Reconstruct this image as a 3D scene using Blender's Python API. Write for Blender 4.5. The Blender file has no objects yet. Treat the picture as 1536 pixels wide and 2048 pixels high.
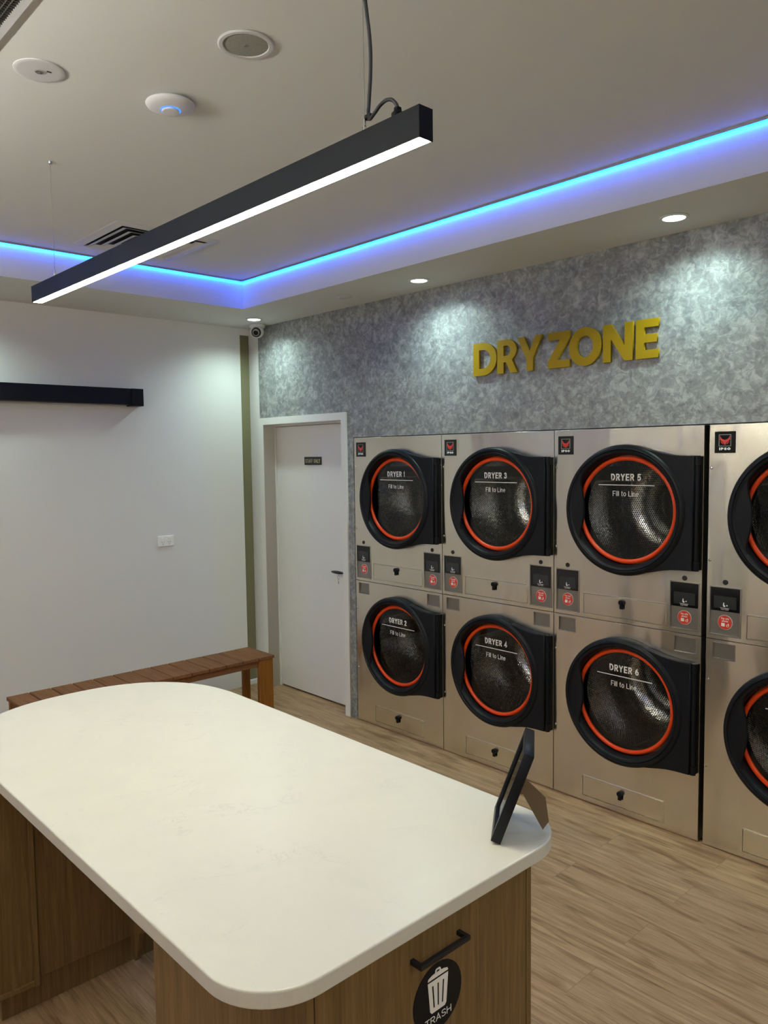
import bpy, bmesh, math, random
from mathutils import Vector, Matrix
random.seed(7)
PI = math.pi
S = bpy.context.scene
C = S.collection

# ------------------------------------------------------------------ camera
cam_d = bpy.data.cameras.new('camera'); cam = bpy.data.objects.new('camera', cam_d); C.objects.link(cam)
yaw, pitch, roll = 0.82178, -0.07362, -0.01302
cyw, syw, cp, sp = math.cos(yaw), math.sin(yaw), math.cos(pitch), math.sin(pitch)
fwd = Vector((-syw*cp, cyw*cp, sp)); rgt = Vector((cyw, syw, 0)); upv = rgt.cross(fwd)
cr, sr = math.cos(roll), math.sin(roll)
r2 = cr*rgt + sr*upv; u2 = -sr*rgt + cr*upv
m = Matrix((r2, u2, -fwd)).transposed().to_4x4(); m.translation = Vector((0, -3.465, 1.827))
cam.matrix_world = m
cam_d.sensor_fit = 'VERTICAL'; cam_d.sensor_height = 36.0
cam_d.lens = 1562.56*36.0/2048.0
cam_d.clip_start = 0.02
S.camera = cam

# ------------------------------------------------------------------ world + exposure
w = bpy.data.worlds.new('world'); S.world = w; w.use_nodes = True
w.node_tree.nodes['Background'].inputs[0].default_value = (0.75, 0.85, 1, 1)
w.node_tree.nodes['Background'].inputs[1].default_value = 0.02
S.view_settings.view_transform = 'Standard'; S.view_settings.look = 'None'
S.view_settings.exposure = 0.82; S.view_settings.gamma = 1.0; S.view_settings.use_curve_mapping = False
try:
    S.cycles.max_bounces = 8; S.cycles.sample_clamp_indirect = 4.0; S.cycles.use_denoising = True
except Exception: pass

# light settings
DOWN_W, DOWN_COL = 27.0, (0.74, 1.0, 0.91)     # ceiling downlights, cool
PEND_S, PEND_COL = 57.0, (1.0, 0.93, 0.68)     # linear pendant diffuser
LED_S, LED_COL = 46.0, (0.001, 0.10, 1.0)       # blue strip in the coffer
XL, Z1, Z2 = -5.237, 2.814, 3.0                # left wall, soffit height, raised ceiling height
TX0, TY0, TX1, TY1 = -4.548, -0.505, 3.2, -6.9 # coffer outline
RX, RY = 3.9, -7.6                             # right wall, rear wall
ZD = 1.945                                     # top of the dryer niche

# ------------------------------------------------------------------ material helpers
def mat(name, base=(.8,.8,.8), rough=.5, metal=0.0, **kw):
    mt = bpy.data.materials.new(name); mt.use_nodes = True
    b = mt.node_tree.nodes['Principled BSDF']
    b.inputs['Base Color'].default_value = (*base, 1); b.inputs['Roughness'].default_value = rough
    b.inputs['Metallic'].default_value = metal
    for k, v in kw.items(): b.inputs[k.replace('_', ' ')].default_value = v
    mt.diffuse_color = (*base, 1)
    return mt
def N(mt, t, **kw):
    n = mt.node_tree.nodes.new(t)
    for k, v in kw.items(): setattr(n, k, v)
    return n
def L(mt, a, b): mt.node_tree.links.new(a, b)
def P_(mt): return mt.node_tree.nodes['Principled BSDF']
def coords(mt, kind='Object', scale=(1,1,1), rot=(0,0,0)):
    tc = N(mt, 'ShaderNodeTexCoord'); mp = N(mt, 'ShaderNodeMapping')
    L(mt, tc.outputs[kind], mp.inputs[0]); mp.inputs['Scale'].default_value = scale; mp.inputs['Rotation'].default_value = rot
    return mp.outputs[0]
def noise(mt, vec, scale=5, detail=4, rough=.5, dist=0):
    n = N(mt, 'ShaderNodeTexNoise'); L(mt, vec, n.inputs['Vector'])
    n.inputs['Scale'].default_value = scale; n.inputs['Detail'].default_value = detail
    n.inputs['Roughness'].default_value = rough; n.inputs['Distortion'].default_value = dist
    return n.outputs['Fac']
def ramp(mt, fac, stops):
    r = N(mt, 'ShaderNodeValToRGB'); L(mt, fac, r.inputs[0]); e = r.color_ramp.elements
    while len(e) < len(stops): e.new(.5)
    for i, (p, c) in enumerate(stops): e[i].position = p; e[i].color = (*c, 1)
    return r.outputs[0]
def bump(mt, h, strength=.2, dist=.01):
    b = N(mt, 'ShaderNodeBump'); L(mt, h, b.inputs['Height']); b.inputs['Strength'].default_value = strength
    b.inputs['Distance'].default_value = dist; L(mt, b.outputs[0], P_(mt).inputs['Normal'])
def mth(mt, op, a, b=None):
    n = N(mt, 'ShaderNodeMath', operation=op)
    for i, v in enumerate((a, b)):
        if v is None: continue
        if isinstance(v, (int, float)): n.inputs[i].default_value = v
        else: L(mt, v, n.inputs[i])
    return n.outputs[0]
def mixc(mt, fac, a, b, mode='MIX'):
    n = N(mt, 'ShaderNodeMix', data_type='RGBA', blend_type=mode)
    for i, v in ((0, fac), (6, a), (7, b)):
        if isinstance(v, (int, float)): n.inputs[i].default_value = v
        elif isinstance(v, tuple): n.inputs[i].default_value = (*v, 1)
        else: L(mt, v, n.inputs[i])
    return n.outputs[2]
def emis(name, col, s):
    mt = bpy.data.materials.new(name); mt.use_nodes = True; nt = mt.node_tree; nt.nodes.clear()
    e = nt.nodes.new('ShaderNodeEmission'); e.inputs[0].default_value = (*col, 1); e.inputs[1].default_value = s
    o = nt.nodes.new('ShaderNodeOutputMaterial'); nt.links.new(e.outputs[0], o.inputs[0])
    return mt

# ------------------------------------------------------------------ materials
M = {}
M['paint'] = mat('white_wall_paint', (.79, .785, .785), .55)
bump(M['paint'], noise(M['paint'], coords(M['paint']), 180, 2), .05, .002)
M['ceiling'] = mat('ceiling_paint', (.70, .715, .70), .8)
M['trimwhite'] = mat('white_trim_gloss', (.82, .82, .80), .35)
M['doorwhite'] = mat('white_door_paint', (.83, .82, .81), .4)

# venetian plaster
p = mat('grey_venetian_plaster', (.3,.3,.3), .4); v = coords(p)
n1 = noise(p, v, 9, 3, .55, 0); 
vo = N(p, 'ShaderNodeTexVoronoi'); 
nc = N(p, 'ShaderNodeTexNoise'); L(p, v, nc.inputs['Vector']); nc.inputs['Scale'].default_value = 16; nc.inputs['Detail'].default_value = 3
mx = mixc(p, .13, v, nc.outputs['Color']); L(p, mx, vo.inputs['Vector']); vo.inputs['Scale'].default_value = 30
vb = N(p, 'ShaderNodeSeparateColor'); L(p, vo.outputs['Color'], vb.inputs[0])
n2 = noise(p, v, 26, 5, .66, 1.1)
h = mth(p, 'ADD', mth(p, 'MULTIPLY', vb.outputs[0], .13), mth(p, 'ADD', mth(p, 'MULTIPLY', n2, .78), mth(p, 'MULTIPLY', n1, .25)))
L(p, ramp(p, h, [(.40, (.18,.185,.195)), (.57, (.285,.295,.30)), (.74, (.47,.485,.485))]), P_(p).inputs['Base Color'])
L(p, mth(p, 'ADD', .58, mth(p, 'MULTIPLY', h, -.3)), P_(p).inputs['Roughness'])
P_(p).inputs['Metallic'].default_value = .18
bump(p, h, .35, .006); M['plaster'] = p

# floor : vinyl planks running along x
p = mat('oak_vinyl_planks', (.4,.3,.2), .45, Specular_IOR_Level=.35)
br = N(p, 'ShaderNodeTexBrick'); v = coords(p, 'Object'); 
mp = N(p, 'ShaderNodeMapping'); L(p, v, mp.inputs[0]); mp.inputs['Location'].default_value = (.22, .0, 0)
L(p, mp.outputs[0], br.inputs['Vector'])
br.offset = .37; br.offset_frequency = 2; br.inputs['Scale'].default_value = 1.0
br.inputs['Brick Width'].default_value = 1.22; br.inputs['Row Height'].default_value = .1875
br.inputs['Mortar Size'].default_value = .0012; br.inputs['Mortar Smooth'].default_value = .3
br.inputs['Color1'].default_value = (0,0,0,1); br.inputs['Color2'].default_value = (1,1,1,1); br.inputs['Mortar'].default_value = (.5,.5,.5,1)
sepb = N(p, 'ShaderNodeSeparateColor'); L(p, br.outputs['Color'], sepb.inputs[0])
cmb = N(p, 'ShaderNodeCombineXYZ'); L(p, mth(p, 'MULTIPLY', sepb.outputs[0], 7.3), cmb.inputs[2]); L(p, mth(p, 'MULTIPLY', sepb.outputs[0], 3.1), cmb.inputs[0])
va = N(p, 'ShaderNodeVectorMath', operation='ADD'); L(p, v, va.inputs[0]); L(p, cmb.outputs[0], va.inputs[1])
mg = N(p, 'ShaderNodeMapping'); L(p, va.outputs[0], mg.inputs[0]); mg.inputs['Scale'].default_value = (1.0, 13, 1)
g1 = noise(p, mg.outputs[0], 3.0, 6, .62, .6)
mg2 = N(p, 'ShaderNodeMapping'); L(p, va.outputs[0], mg2.inputs[0]); mg2.inputs['Scale'].default_value = (1.0, 34, 1)
g2 = noise(p, mg2.outputs[0], 5.0, 4, .6, .2)
mg3 = N(p, 'ShaderNodeMapping'); L(p, va.outputs[0], mg3.inputs[0]); mg3.inputs['Scale'].default_value = (1.0, 5, 1)
g3 = noise(p, mg3.outputs[0], 2.2, 3, .5, .9)
gg = mth(p, 'ADD', mth(p, 'MULTIPLY', g1, .6), mth(p, 'MULTIPLY', g2, .4))
c1 = ramp(p, gg, [(.33, (.15,.088,.042)), (.45, (.33,.205,.108)), (.57, (.46,.305,.175)), (.72, (.60,.425,.265))])
c2 = mixc(p, mth(p, 'MULTIPLY', sepb.outputs[0], .30), c1, (.36,.235,.135))
knots = ramp(p, g3, [(.0,(1,1,1)), (.56,(1,1,1)), (.72,(.50,.40,.33))])
c3 = mixc(p, .9, c2, knots, 'MULTIPLY')
c4 = mixc(p, mth(p, 'MULTIPLY', br.outputs['Fac'], .45), c3, (.10,.06,.035))
L(p, c4, P_(p).inputs['Base Color']); bump(p, gg, .12, .003); M['floor'] = p

# brushed stainless steel with slightly wavy sheet
p = mat('brushed_stainless_steel', (.80,.755,.655), .27, 1.0, Anisotropic=.95, Anisotropic_Rotation=.25)
ge = N(p, 'ShaderNodeNewGeometry'); mq = N(p, 'ShaderNodeMapping'); L(p, ge.outputs['Position'], mq.inputs[0]); mq.inputs['Scale'].default_value = (2.6, 1, .9)
wv = noise(p, mq.outputs[0], 1.9, 1.0, .4, .4)
mq2 = N(p, 'ShaderNodeMapping'); L(p, ge.outputs['Position'], mq2.inputs[0]); mq2.inputs['Scale'].default_value = (2, 1, 260)
br_ = noise(p, mq2.outputs[0], 1.5, 2, .5)
L(p, mth(p, 'ADD', .19, mth(p, 'MULTIPLY', br_, .03)), P_(p).inputs['Roughness'])
bump(p, wv, .5, .03); M['steel'] = p
M['steel_plain'] = mat('satin_steel', (.50,.48,.45), .35, 1.0)
M['bright_edge'] = mat('polished_steel_edge', (.82,.80,.74), .3, 1.0)
M['panel_grey'] = mat('grey_reader_plate', (.30,.29,.27), .38, .85)
M['chrome'] = mat('chrome', (.75,.75,.75), .12, 1.0)
M['blackp'] = mat('black_moulded_plastic', (.005,.006,.009), .42, Specular_IOR_Level=.2)
M['blackd'] = mat('dark_grey_plastic', (.006,.007,.010), .5, Specular_IOR_Level=.18)
M['blackg'] = mat('glossy_black', (.006,.006,.008), .12)
M['rubber'] = mat('black_rubber', (.008,.008,.009), .6)
M['orange'] = mat('orange_plastic_ring', (.82,.062,.003), .32)
M['white'] = mat('white_plastic', (.72,.72,.74), .4)
M['letter'] = mat('white_lettering', (.93,.93,.93), .5)
M['red'] = mat('red_sticker', (.72,.055,.03), .35)
M['redlogo'] = mat('red_emblem', (.75,.04,.03), .4)
M['greyline'] = mat('grey_emblem_line', (.30,.30,.30), .4)
M['screen'] = mat('dark_display_glass', (.022,.026,.03), .25)
M['yellow'] = mat('mustard_yellow_letters', (.39,.25,.003), .5, Specular_IOR_Level=.25)
M['gold'] = mat('pale_gold_lettering', (.55,.52,.33), .4, .2)

# perforated drum: uv in metres
p = mat('perforated_steel_drum', (.80,.80,.78), .2, 1.0)
tc = N(p, 'ShaderNodeTexCoord'); sx = N(p, 'ShaderNodeSeparateXYZ'); L(p, tc.outputs['UV'], sx.inputs[0])
def dots(offu, offv, pu, pv):
    fu = mth(p, 'SUBTRACT', mth(p, 'FRACT', mth(p, 'ADD', mth(p, 'DIVIDE', sx.outputs[0], pu), offu)), .5)
    fv = mth(p, 'SUBTRACT', mth(p, 'FRACT', mth(p, 'ADD', mth(p, 'DIVIDE', sx.outputs[1], pv), offv)), .5)
    du = mth(p, 'MULTIPLY', fu, pu); dv = mth(p, 'MULTIPLY', fv, pv)
    return mth(p, 'SQRT', mth(p, 'ADD', mth(p, 'MULTIPLY', du, du), mth(p, 'MULTIPLY', dv, dv)))
dmin = mth(p, 'MINIMUM', dots(0, 0, .0122, .0212), dots(.5, .5, .0122, .0212))
hole = mth(p, 'LESS_THAN', dmin, .0036)
dif = N(p, 'ShaderNodeBsdfDiffuse'); dif.inputs[0].default_value = (.004,.004,.004,1)
ms = N(p, 'ShaderNodeMixShader'); L(p, hole, ms.inputs[0]); L(p, P_(p).outputs[0], ms.inputs[1]); L(p, dif.outputs[0], ms.inputs[2])
L(p, ms.outputs[0], p.node_tree.nodes['Material Output'].inputs[0])
bump(p, noise(p, coords(p, 'UV', (1,1,1)), 38, 2, .5), .35, .006); M['drum'] = p

# door glass: thin pane
p = bpy.data.materials.new('dryer_door_glass'); p.use_nodes = True; p.node_tree.nodes.clear()
tr = N(p, 'ShaderNodeBsdfTransparent'); tr.inputs[0].default_value = (.90,.92,.92,1)
gl = N(p, 'ShaderNodeBsdfGlossy'); gl.inputs['Roughness'].default_value = .02
fr = N(p, 'ShaderNodeFresnel'); fr.inputs[0].default_value = 1.5
ms = N(p, 'ShaderNodeMixShader'); L(p, mth(p, 'ADD', fr.outputs[0], .005), ms.inputs[0]); L(p, tr.outputs[0], ms.inputs[1]); L(p, gl.outputs[0], ms.inputs[2])
o = N(p, 'ShaderNodeOutputMaterial'); L(p, ms.outputs[0], o.inputs[0]); M['glass'] = p

# quartz worktop
p = mat('white_quartz', (.80,.78,.72), .3); v = coords(p)
a1 = noise(p, v, 3.2, 5, .6, 1.6)
veins = ramp(p, mth(p, 'ABSOLUTE', mth(p, 'SUBTRACT', a1, .5)), [(0, (1,1,1)), (.012, (0,0,0))])
msk = ramp(p, noise(p, v, 4.5, 3, .5), [(.5, (0,0,0)), (.66, (1,1,1))])
sp_ = N(p, 'ShaderNodeSeparateColor'); L(p, veins, sp_.inputs[0]); sm = N(p, 'ShaderNodeSeparateColor'); L(p, msk, sm.inputs[0])
base = ramp(p, noise(p, v, 6, 4, .6, .8), [(.35, (.71,.70,.63)), (.65, (.735,.725,.65))])
L(p, mixc(p, mth(p, 'MULTIPLY', mth(p, 'MULTIPLY', sp_.outputs[0], sm.outputs[0]), .38), base, (.52,.52,.50)), P_(p).inputs['Base Color'])
M['quartz'] = p

def wood(name, cols, axis, rough=.45, sc=1.0):
    p = mat(name, cols[1], rough, Specular_IOR_Level=.22)
    s = [26*sc]*3; s[axis] = 1.3*sc
    v = coords(p, 'Object', tuple(s)); g = noise(p, v, 2.2, 6, .62, .9)
    s2 = [70*sc]*3; s2[axis] = 2.0*sc
    g2 = noise(p, coords(p, 'Object', tuple(s2)), 3.0, 3, .5)
    gg = mth(p, 'ADD', mth(p, 'MULTIPLY', g, .7), mth(p, 'MULTIPLY', g2, .3))
    L(p, ramp(p, gg, [(.3, cols[0]), (.52, cols[1]), (.72, cols[2])]), P_(p).inputs['Base Color'])
    bump(p, gg, .08, .002); return p
M['oak'] = wood('oak_laminate', [(.125,.075,.028), (.20,.125,.050), (.27,.175,.078)], 2)
M['bench_slat'] = wood('red_brown_hardwood', [(.115,.046,.018), (.20,.086,.034), (.27,.122,.050)], 0, .65)
M['bench_frame'] = wood('oiled_hardwood', [(.17,.060,.010), (.26,.10,.016), (.34,.14,.026)], 2)
M['card'] = mat('brown_cardboard', (.20,.145,.085), .8)
M['olive'] = mat('olive_tinted_glass', (.20,.19,.10), .2, Coat_Weight=.4)
M['mesh'] = mat('speaker_mesh', (.22,.22,.20), .7)
vb = N(M['mesh'], 'ShaderNodeTexVoronoi'); L(M['mesh'], coords(M['mesh']), vb.inputs['Vector']); vb.inputs['Scale'].default_value = 420
L(M['mesh'], ramp(M['mesh'], vb.outputs['Distance'], [(.2, (.20,.20,.18)), (.5, (.30,.30,.27))]), P_(M['mesh']).inputs['Base Color'])
M['vent'] = mat('vent_white_metal', (.60,.60,.62), .45)
M['ventdark'] = mat('vent_duct_dark', (.012,.012,.014), .8)
M['cord'] = mat('grey_cable', (.045,.050,.060), .5)
M['pendant'] = mat('charcoal_aluminium', (.006,.009,.013), .55, Specular_IOR_Level=.2)
M['pend_em'] = emis('pendant_diffuser', PEND_COL, PEND_S)
M['pend_em_fill'] = emis('fill_pendant_diffuser', PEND_COL, PEND_S*.32)  # weaker underside of the added, unseen fill pendant
M['down_em'] = emis('downlight_diffuser', (.93, 1.0, .97), 5.0)
M['led'] = emis('blue_led_strip', LED_COL, LED_S)
M['ledcore'] = emis('blue_led_core', (.22, .85, 1.0), 1.6)
M['wap_led'] = emis('access_point_ring', (.03, .16, 1.0), 1.6)
M['rear'] = mat('rear_wall_taupe', (.62,.59,.53), .7)
M['photo'] = mat('printed_card', (.6,.6,.6), .3)

# ------------------------------------------------------------------ geometry helpers
def link(name, me, m_=None, parent=None, **props):
    o = bpy.data.objects.new(name, me); C.objects.link(o)
    if m_ is not None and me is not None and not me.materials: me.materials.append(m_)
    if parent is not None: o.parent = parent
    for k, v in props.items(): o[k] = v
    return o
def fin(bm, name, m_=None, parent=None, bev=0, smooth=False, seg=2, **props):
    bmesh.ops.recalc_face_normals(bm, faces=bm.faces)
    me = bpy.data.meshes.new(name); bm.to_mesh(me); bm.free()
    if smooth:
        for f in me.polygons: f.use_smooth = True
        me.set_sharp_from_angle(angle=.6)
    o = link(name, me, m_, parent, **props)
    if bev:
        b = o.modifiers.new('bevel', 'BEVEL'); b.width = bev; b.segments = seg; b.limit_method = 'ANGLE'; b.angle_limit = .6
    return o
def box(bm, a, b, rot=None, mi=0):
    x0, y0, z0 = a; x1, y1, z1 = b
    vs = [bm.verts.new(q) for q in ((x0,y0,z0),(x1,y0,z0),(x1,y1,z0),(x0,y1,z0),(x0,y0,z1),(x1,y0,z1),(x1,y1,z1),(x0,y1,z1))]
    for f in ((0,3,2,1),(4,5,6,7),(0,1,5,4),(1,2,6,5),(2,3,7,6),(3,0,4,7)):
        fc = bm.faces.new([vs[i] for i in f]); fc.material_index = mi
    if rot is not None: bmesh.ops.transform(bm, matrix=rot, verts=vs)
    return vs
def boxobj(name, a, b, m_, parent=None, bev=0, **props):
    bm = bmesh.new(); box(bm, a, b); return fin(bm, name, m_, parent, bev, **props)
def lathe(bm, prof, seg=64, axis='y', centre=(0,0,0), closed=False, mi=0, uv=None):
    """revolve (radius, along) profile"""
    rings = []
    for (r, h) in prof:
        ring = []
        for i in range(seg):
            a = 2*PI*i/seg; c, s = r*math.cos(a), r*math.sin(a)
            q = (c, h, s) if axis == 'y' else (c, s, h) if axis == 'z' else (h, c, s)
            ring.append(bm.verts.new((q[0]+centre[0], q[1]+centre[1], q[2]+centre[2])))
        rings.append(ring)
    pairs = list(zip(rings[:-1], rings[1:])) + ([(rings[-1], rings[0])] if closed else [])
    for ra, rb in pairs:
        for i in range(seg):
            j = (i+1) % seg
            f = bm.faces.new((ra[i], ra[j], rb[j], rb[i])); f.material_index = mi
    return rings
def cap(bm, ring, mi=0):
    f = bm.faces.new(ring); f.material_index = mi; return f
def tube(bm, pts, r, seg=10):
    pts = [Vector(p) for p in pts]; rings = []
    for i, p in enumerate(pts):
        d = (pts[min(i+1, len(pts)-1)] - pts[max(i-1, 0)]).normalized()
        a = d.cross(Vector((0,0,1))) if abs(d.z) < .95 else d.cross(Vector((0,1,0)))
        a.normalize(); b = d.cross(a)
        rings.append([bm.verts.new(p + a*r*math.cos(2*PI*k/seg) + b*r*math.sin(2*PI*k/seg)) for k in range(seg)])
    for ra, rb in zip(rings[:-1], rings[1:]):
        for k in range(seg): bm.faces.new((ra[k], ra[(k+1) % seg], rb[(k+1) % seg], rb[k]))
    bm.faces.new(rings[0][::-1]); bm.faces.new(rings[-1])
MXZ = Matrix(((1,0,0,0),(0,0,-1,0),(0,1,0,0),(0,0,0,1)))   # plate u->x, v->z, thickness -> -y
MYZ = Matrix(((0,0,1,0),(1,0,0,0),(0,1,0,0),(0,0,0,1)))    # plate u->y, v->z, thickness -> +x
def curve_mesh(cu):
    tmp = bpy.data.objects.new('tmp', cu); C.objects.link(tmp)
    dg = bpy.context.evaluated_depsgraph_get(); me = bpy.data.meshes.new_from_object(tmp.evaluated_get(dg))
    bpy.data.objects.remove(tmp); bpy.data.curves.remove(cu); me.materials.clear(); return me
def plate_me(polys, thick, bev=0):
    cu = bpy.data.curves.new('c', 'CURVE'); cu.dimensions = '2D'; cu.fill_mode = 'BOTH'
    cu.extrude = thick/2 - bev; cu.bevel_depth = bev; cu.bevel_resolution = 1 if bev else 0
    if bev: cu.offset = -bev
    for pl in polys:
        s = cu.splines.new('POLY'); s.points.add(len(pl)-1); s.use_cyclic_u = True
        for i, (u, v_) in enumerate(pl): s.points[i].co = (u, v_, 0, 1)
    return curve_mesh(cu)
def plate(name, polys, thick, m_, parent=None, mx=MXZ, off=(0,0,0), bev=0, **props):
    """off: the position of the plate's middle plane"""
    me = plate_me(polys, thick, bev); me.transform(Matrix.Translation(off) @ mx)
    return link(name, me, m_, parent, **props)
def _a(cx, cy, rx, ry, a0, a1, n=14): return [(cx+rx*math.cos(math.radians(a0+(a1-a0)*k/n)), cy+ry*math.sin(math.radians(a0+(a1-a0)*k/n))) for k in range(n+1)]
GLY = {   # width, centre-line strokes in a unit box (x-height letters use y up to .72)
 'A': (.66, [[(0,0),(.5,1),(1,0)], [(.16,.30),(.84,.30)]]),
 'D': (.64, [[(0,0),(0,1),(.4,1)] + _a(.4,.5,.6,.5,90,-90) + [(0,0),(0,.05)]]),
 'E': (.54, [[(1,0),(0,0),(0,1),(1,1)], [(0,.5),(.9,.5)]]),
 'F': (.52, [[(0,0),(0,1),(1,1)], [(0,.5),(.85,.5)]]),
 'H': (.64, [[(0,0),(0,1)], [(1,0),(1,1)], [(0,.5),(1,.5)]]),
 'I': (.06, [[(.5,0),(.5,1)]]),
 'L': (.50, [[(0,1),(0,0),(1,0)]]),
 'N': (.66, [[(0,0),(0,1),(1,0),(1,1)]]),
 'O': (.70, [_a(.5,.5,.5,.5,90,450,28)]),
 'P': (.58, [[(0,0),(0,1),(.6,1)] + _a(.6,.74,.4,.26,90,-90) + [(0,.48)]]),
 'R': (.60, [[(0,0),(0,1),(.6,1)] + _a(.6,.74,.4,.26,90,-90) + [(0,.48)], [(.52,.48),(1,0)]]),
 'S': (.58, [_a(.5,.75,.48,.25,25,270,14)+_a(.5,.25,.5,.25,90,-155,14)]),
 'T': (.60, [[(0,1),(1,1)], [(.5,1),(.5,0)]]),
 'Y': (.64, [[(0,1),(.5,.46),(1,1)], [(.5,.46),(.5,0)]]),
 '1': (.30, [[(0,.78),(.8,1),(.8,0)]]),
 '2': (.56, [_a(.5,.72,.47,.28,165,-35,12)+[(0,0),(1,0)]]),
 '3': (.56, [_a(.48,.75,.44,.25,150,-90,12)+_a(.48,.26,.5,.26,90,-150,12)]),
 '4': (.60, [[(.72,0),(.72,1),(0,.24),(1,.24)]]),
 '5': (.56, [[(.9,1),(.16,1),(.08,.52)]+_a(.46,.32,.54,.32,118,-128,14)]),
 '6': (.56, [_a(.5,.31,.5,.31,90,450,24), _a(.80,.34,.80,.66,108,180,8)]),
 '7': (.54, [[(0,1),(1,1),(.36,0)]]),
 '8': (.58, [_a(.5,.76,.42,.24,90,450,20), _a(.5,.27,.5,.27,90,450,20)]),
 'a': (.46, [_a(.48,.34,.48,.34,0,360,18), [(1,.72),(1,0)]]),
 'c': (.46, [_a(.5,.35,.5,.35,50,310,18)]),
 'd': (.48, [_a(.5,.35,.5,.35,0,360,18), [(1,1),(1,0)]]),
 'e': (.48, [[(0,.36),(1,.36)]+_a(.5,.35,.5,.35,5,310,18)]),
 'g': (.48, [_a(.48,.36,.48,.34,0,360,18), [(1,.72),(1,-.05)]+_a(.5,-.05,.5,.22,0,-150,8)]),
 'h': (.46, [[(0,0),(0,1)], [(0,.4)]+_a(.5,.4,.5,.3,180,0,10)+[(1,0)]]),
 'i': (.06, [[(.5,0),(.5,.70)], [(.5,.90),(.5,1.0)]]),
 'l': (.06, [[(.5,0),(.5,1)]]),
 'n': (.46, [[(0,0),(0,.72)], [(0,.4)]+_a(.5,.4,.5,.31,180,0,10)+[(1,0)]]),
 'o': (.50, [_a(.5,.35,.5,.36,90,450,22)]),
 'p': (.48, [[(0,.72),(0,-.25)], _a(.5,.35,.5,.35,0,360,18)]),
 'r': (.28, [[(0,0),(0,.72)], [(0,.40)]+_a(.75,.40,.75,.30,180,80,8)]),
 's': (.42, [_a(.5,.53,.46,.18,30,270,10)+_a(.5,.18,.48,.18,90,-150,10)]),
 't': (.30, [[(.42,.95),(.42,.2)]+_a(.85,.2,.43,.2,180,270,6), [(0,.70),(1,.70)]]),
 'u': (.46, [[(0,.72),(0,.3)]+_a(.5,.3,.5,.3,180,360,10)+[(1,.72)], [(1,.3),(1,0)]]),
 'w': (.66, [[(0,.72),(.25,0),(.5,.65),(.75,0),(1,.72)]]),
 'y': (.46, [[(0,.72),(.5,.02)], [(1,.72),(.35,-.25)]]),
}
def text_me(body, width, height, thick=.001, bold=0.0, spacing=1.0):
    """own stroke lettering; bold = stroke weight relative to the cap height"""
    t = bold if bold > 0 else .11
    bm = bmesh.new(); x = 0.0; lay = [0]
    def strip(pts):
        lay[0] = (lay[0]+1) % 3; zz = lay[0]*.0025
        pts = [Vector((a, b)) for a, b in pts]; q = [pts[0]]
        for p_ in pts[1:]:
            if (p_-q[-1]).length > 1e-4: q.append(p_)
        closed = (q[0]-q[-1]).length < 1e-3 and len(q) > 4
        if closed: q = q[:-1]
        nq = len(q); lo, hi = [], []
        for k in range(nq):
            if closed: d0 = (q[k]-q[k-1]).normalized(); d1 = (q[(k+1) % nq]-q[k]).normalized()
            else:
                d0 = (q[k]-q[k-1]).normalized() if k else (q[1]-q[0]).normalized()
                d1 = (q[k+1]-q[k]).normalized() if k < nq-1 else d0
            n0 = Vector((-d0.y, d0.x)); n1 = Vector((-d1.y, d1.x)); mt_ = n0+n1
            if mt_.length < .3: mt_ = n1.copy()
            mt_.normalize(); k_ = t/2/max(.38, mt_.dot(n1)); e0 = Vector((0,0))
            if not closed and k == 0: e0 = -d1*t/2
            if not closed and k == nq-1: e0 = d0*t/2
            lo.append(bm.verts.new((*(q[k]-mt_*k_+e0), zz))); hi.append(bm.verts.new((*(q[k]+mt_*k_+e0), zz)))
        for k in range(nq if closed else nq-1):
            j_ = (k+1) % nq; bm.faces.new((lo[k], lo[j_], hi[j_], hi[k]))
    for ch in body:
        if ch == ' ': x += .34*spacing; continue
        gw, paths = GLY[ch]; iw = max(gw-t, .001)
        for pth in paths:
            strip([(x+t/2+a*iw, t/2+b*(1-t)) for a, b in pth])
        x += max(gw, t) + (.09+t*.25)*spacing
    x -= (.09+t*.25)*spacing
    if thick:
        g = bmesh.ops.extrude_face_region(bm, geom=bm.faces[:])
        bmesh.ops.translate(bm, vec=(0,0,thick/height), verts=[e for e in g['geom'] if isinstance(e, bmesh.types.BMVert)])
    bmesh.ops.recalc_face_normals(bm, faces=bm.faces)
    me = bpy.data.meshes.new('t'); bm.to_mesh(me); bm.free()
    me.transform(Matrix.Diagonal((width/x, height, height, 1)) @ Matrix.Translation((-x/2, -.5, 0)))
    return me
def text(name, body, width, height, pos, m_, parent=None, mx=MXZ, thick=.001, bold=0.0, spacing=1.0, **props):
    me = text_me(body, width, height, thick, bold, spacing); me.transform(Matrix.Translation(pos) @ mx)
    return link(name, me, m_, parent, **props)
def merge(objs, name=None):
    """join meshes of objs (same material) into the first"""
    bm = bmesh.new()
    for o in objs: bm.from_mesh(o.data)
    bm.to_mesh(objs[0].data); bm.free()
    for o in objs[1:]: bpy.data.objects.remove(o)
    if name: objs[0].name = name
    return objs[0]
def empty(name, loc, label, cat, group=None):
    o = bpy.data.objects.new(name, None); C.objects.link(o); o.location = loc
    o['label'] = label; o['category'] = cat
    if group: o['group'] = group
    return o
def tag(o, label, cat, group=None):
    o['label'] = label; o['category'] = cat
    if group: o['group'] = group
    return o
def children(o): return [c for c in bpy.data.objects if c.parent == o]
def copy_tree(o, parent=None):
    c = o.copy(); C.objects.link(c)
    if parent is not None: c.parent = parent
    for ch in children(o): copy_tree(ch, c)
    return c
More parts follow.
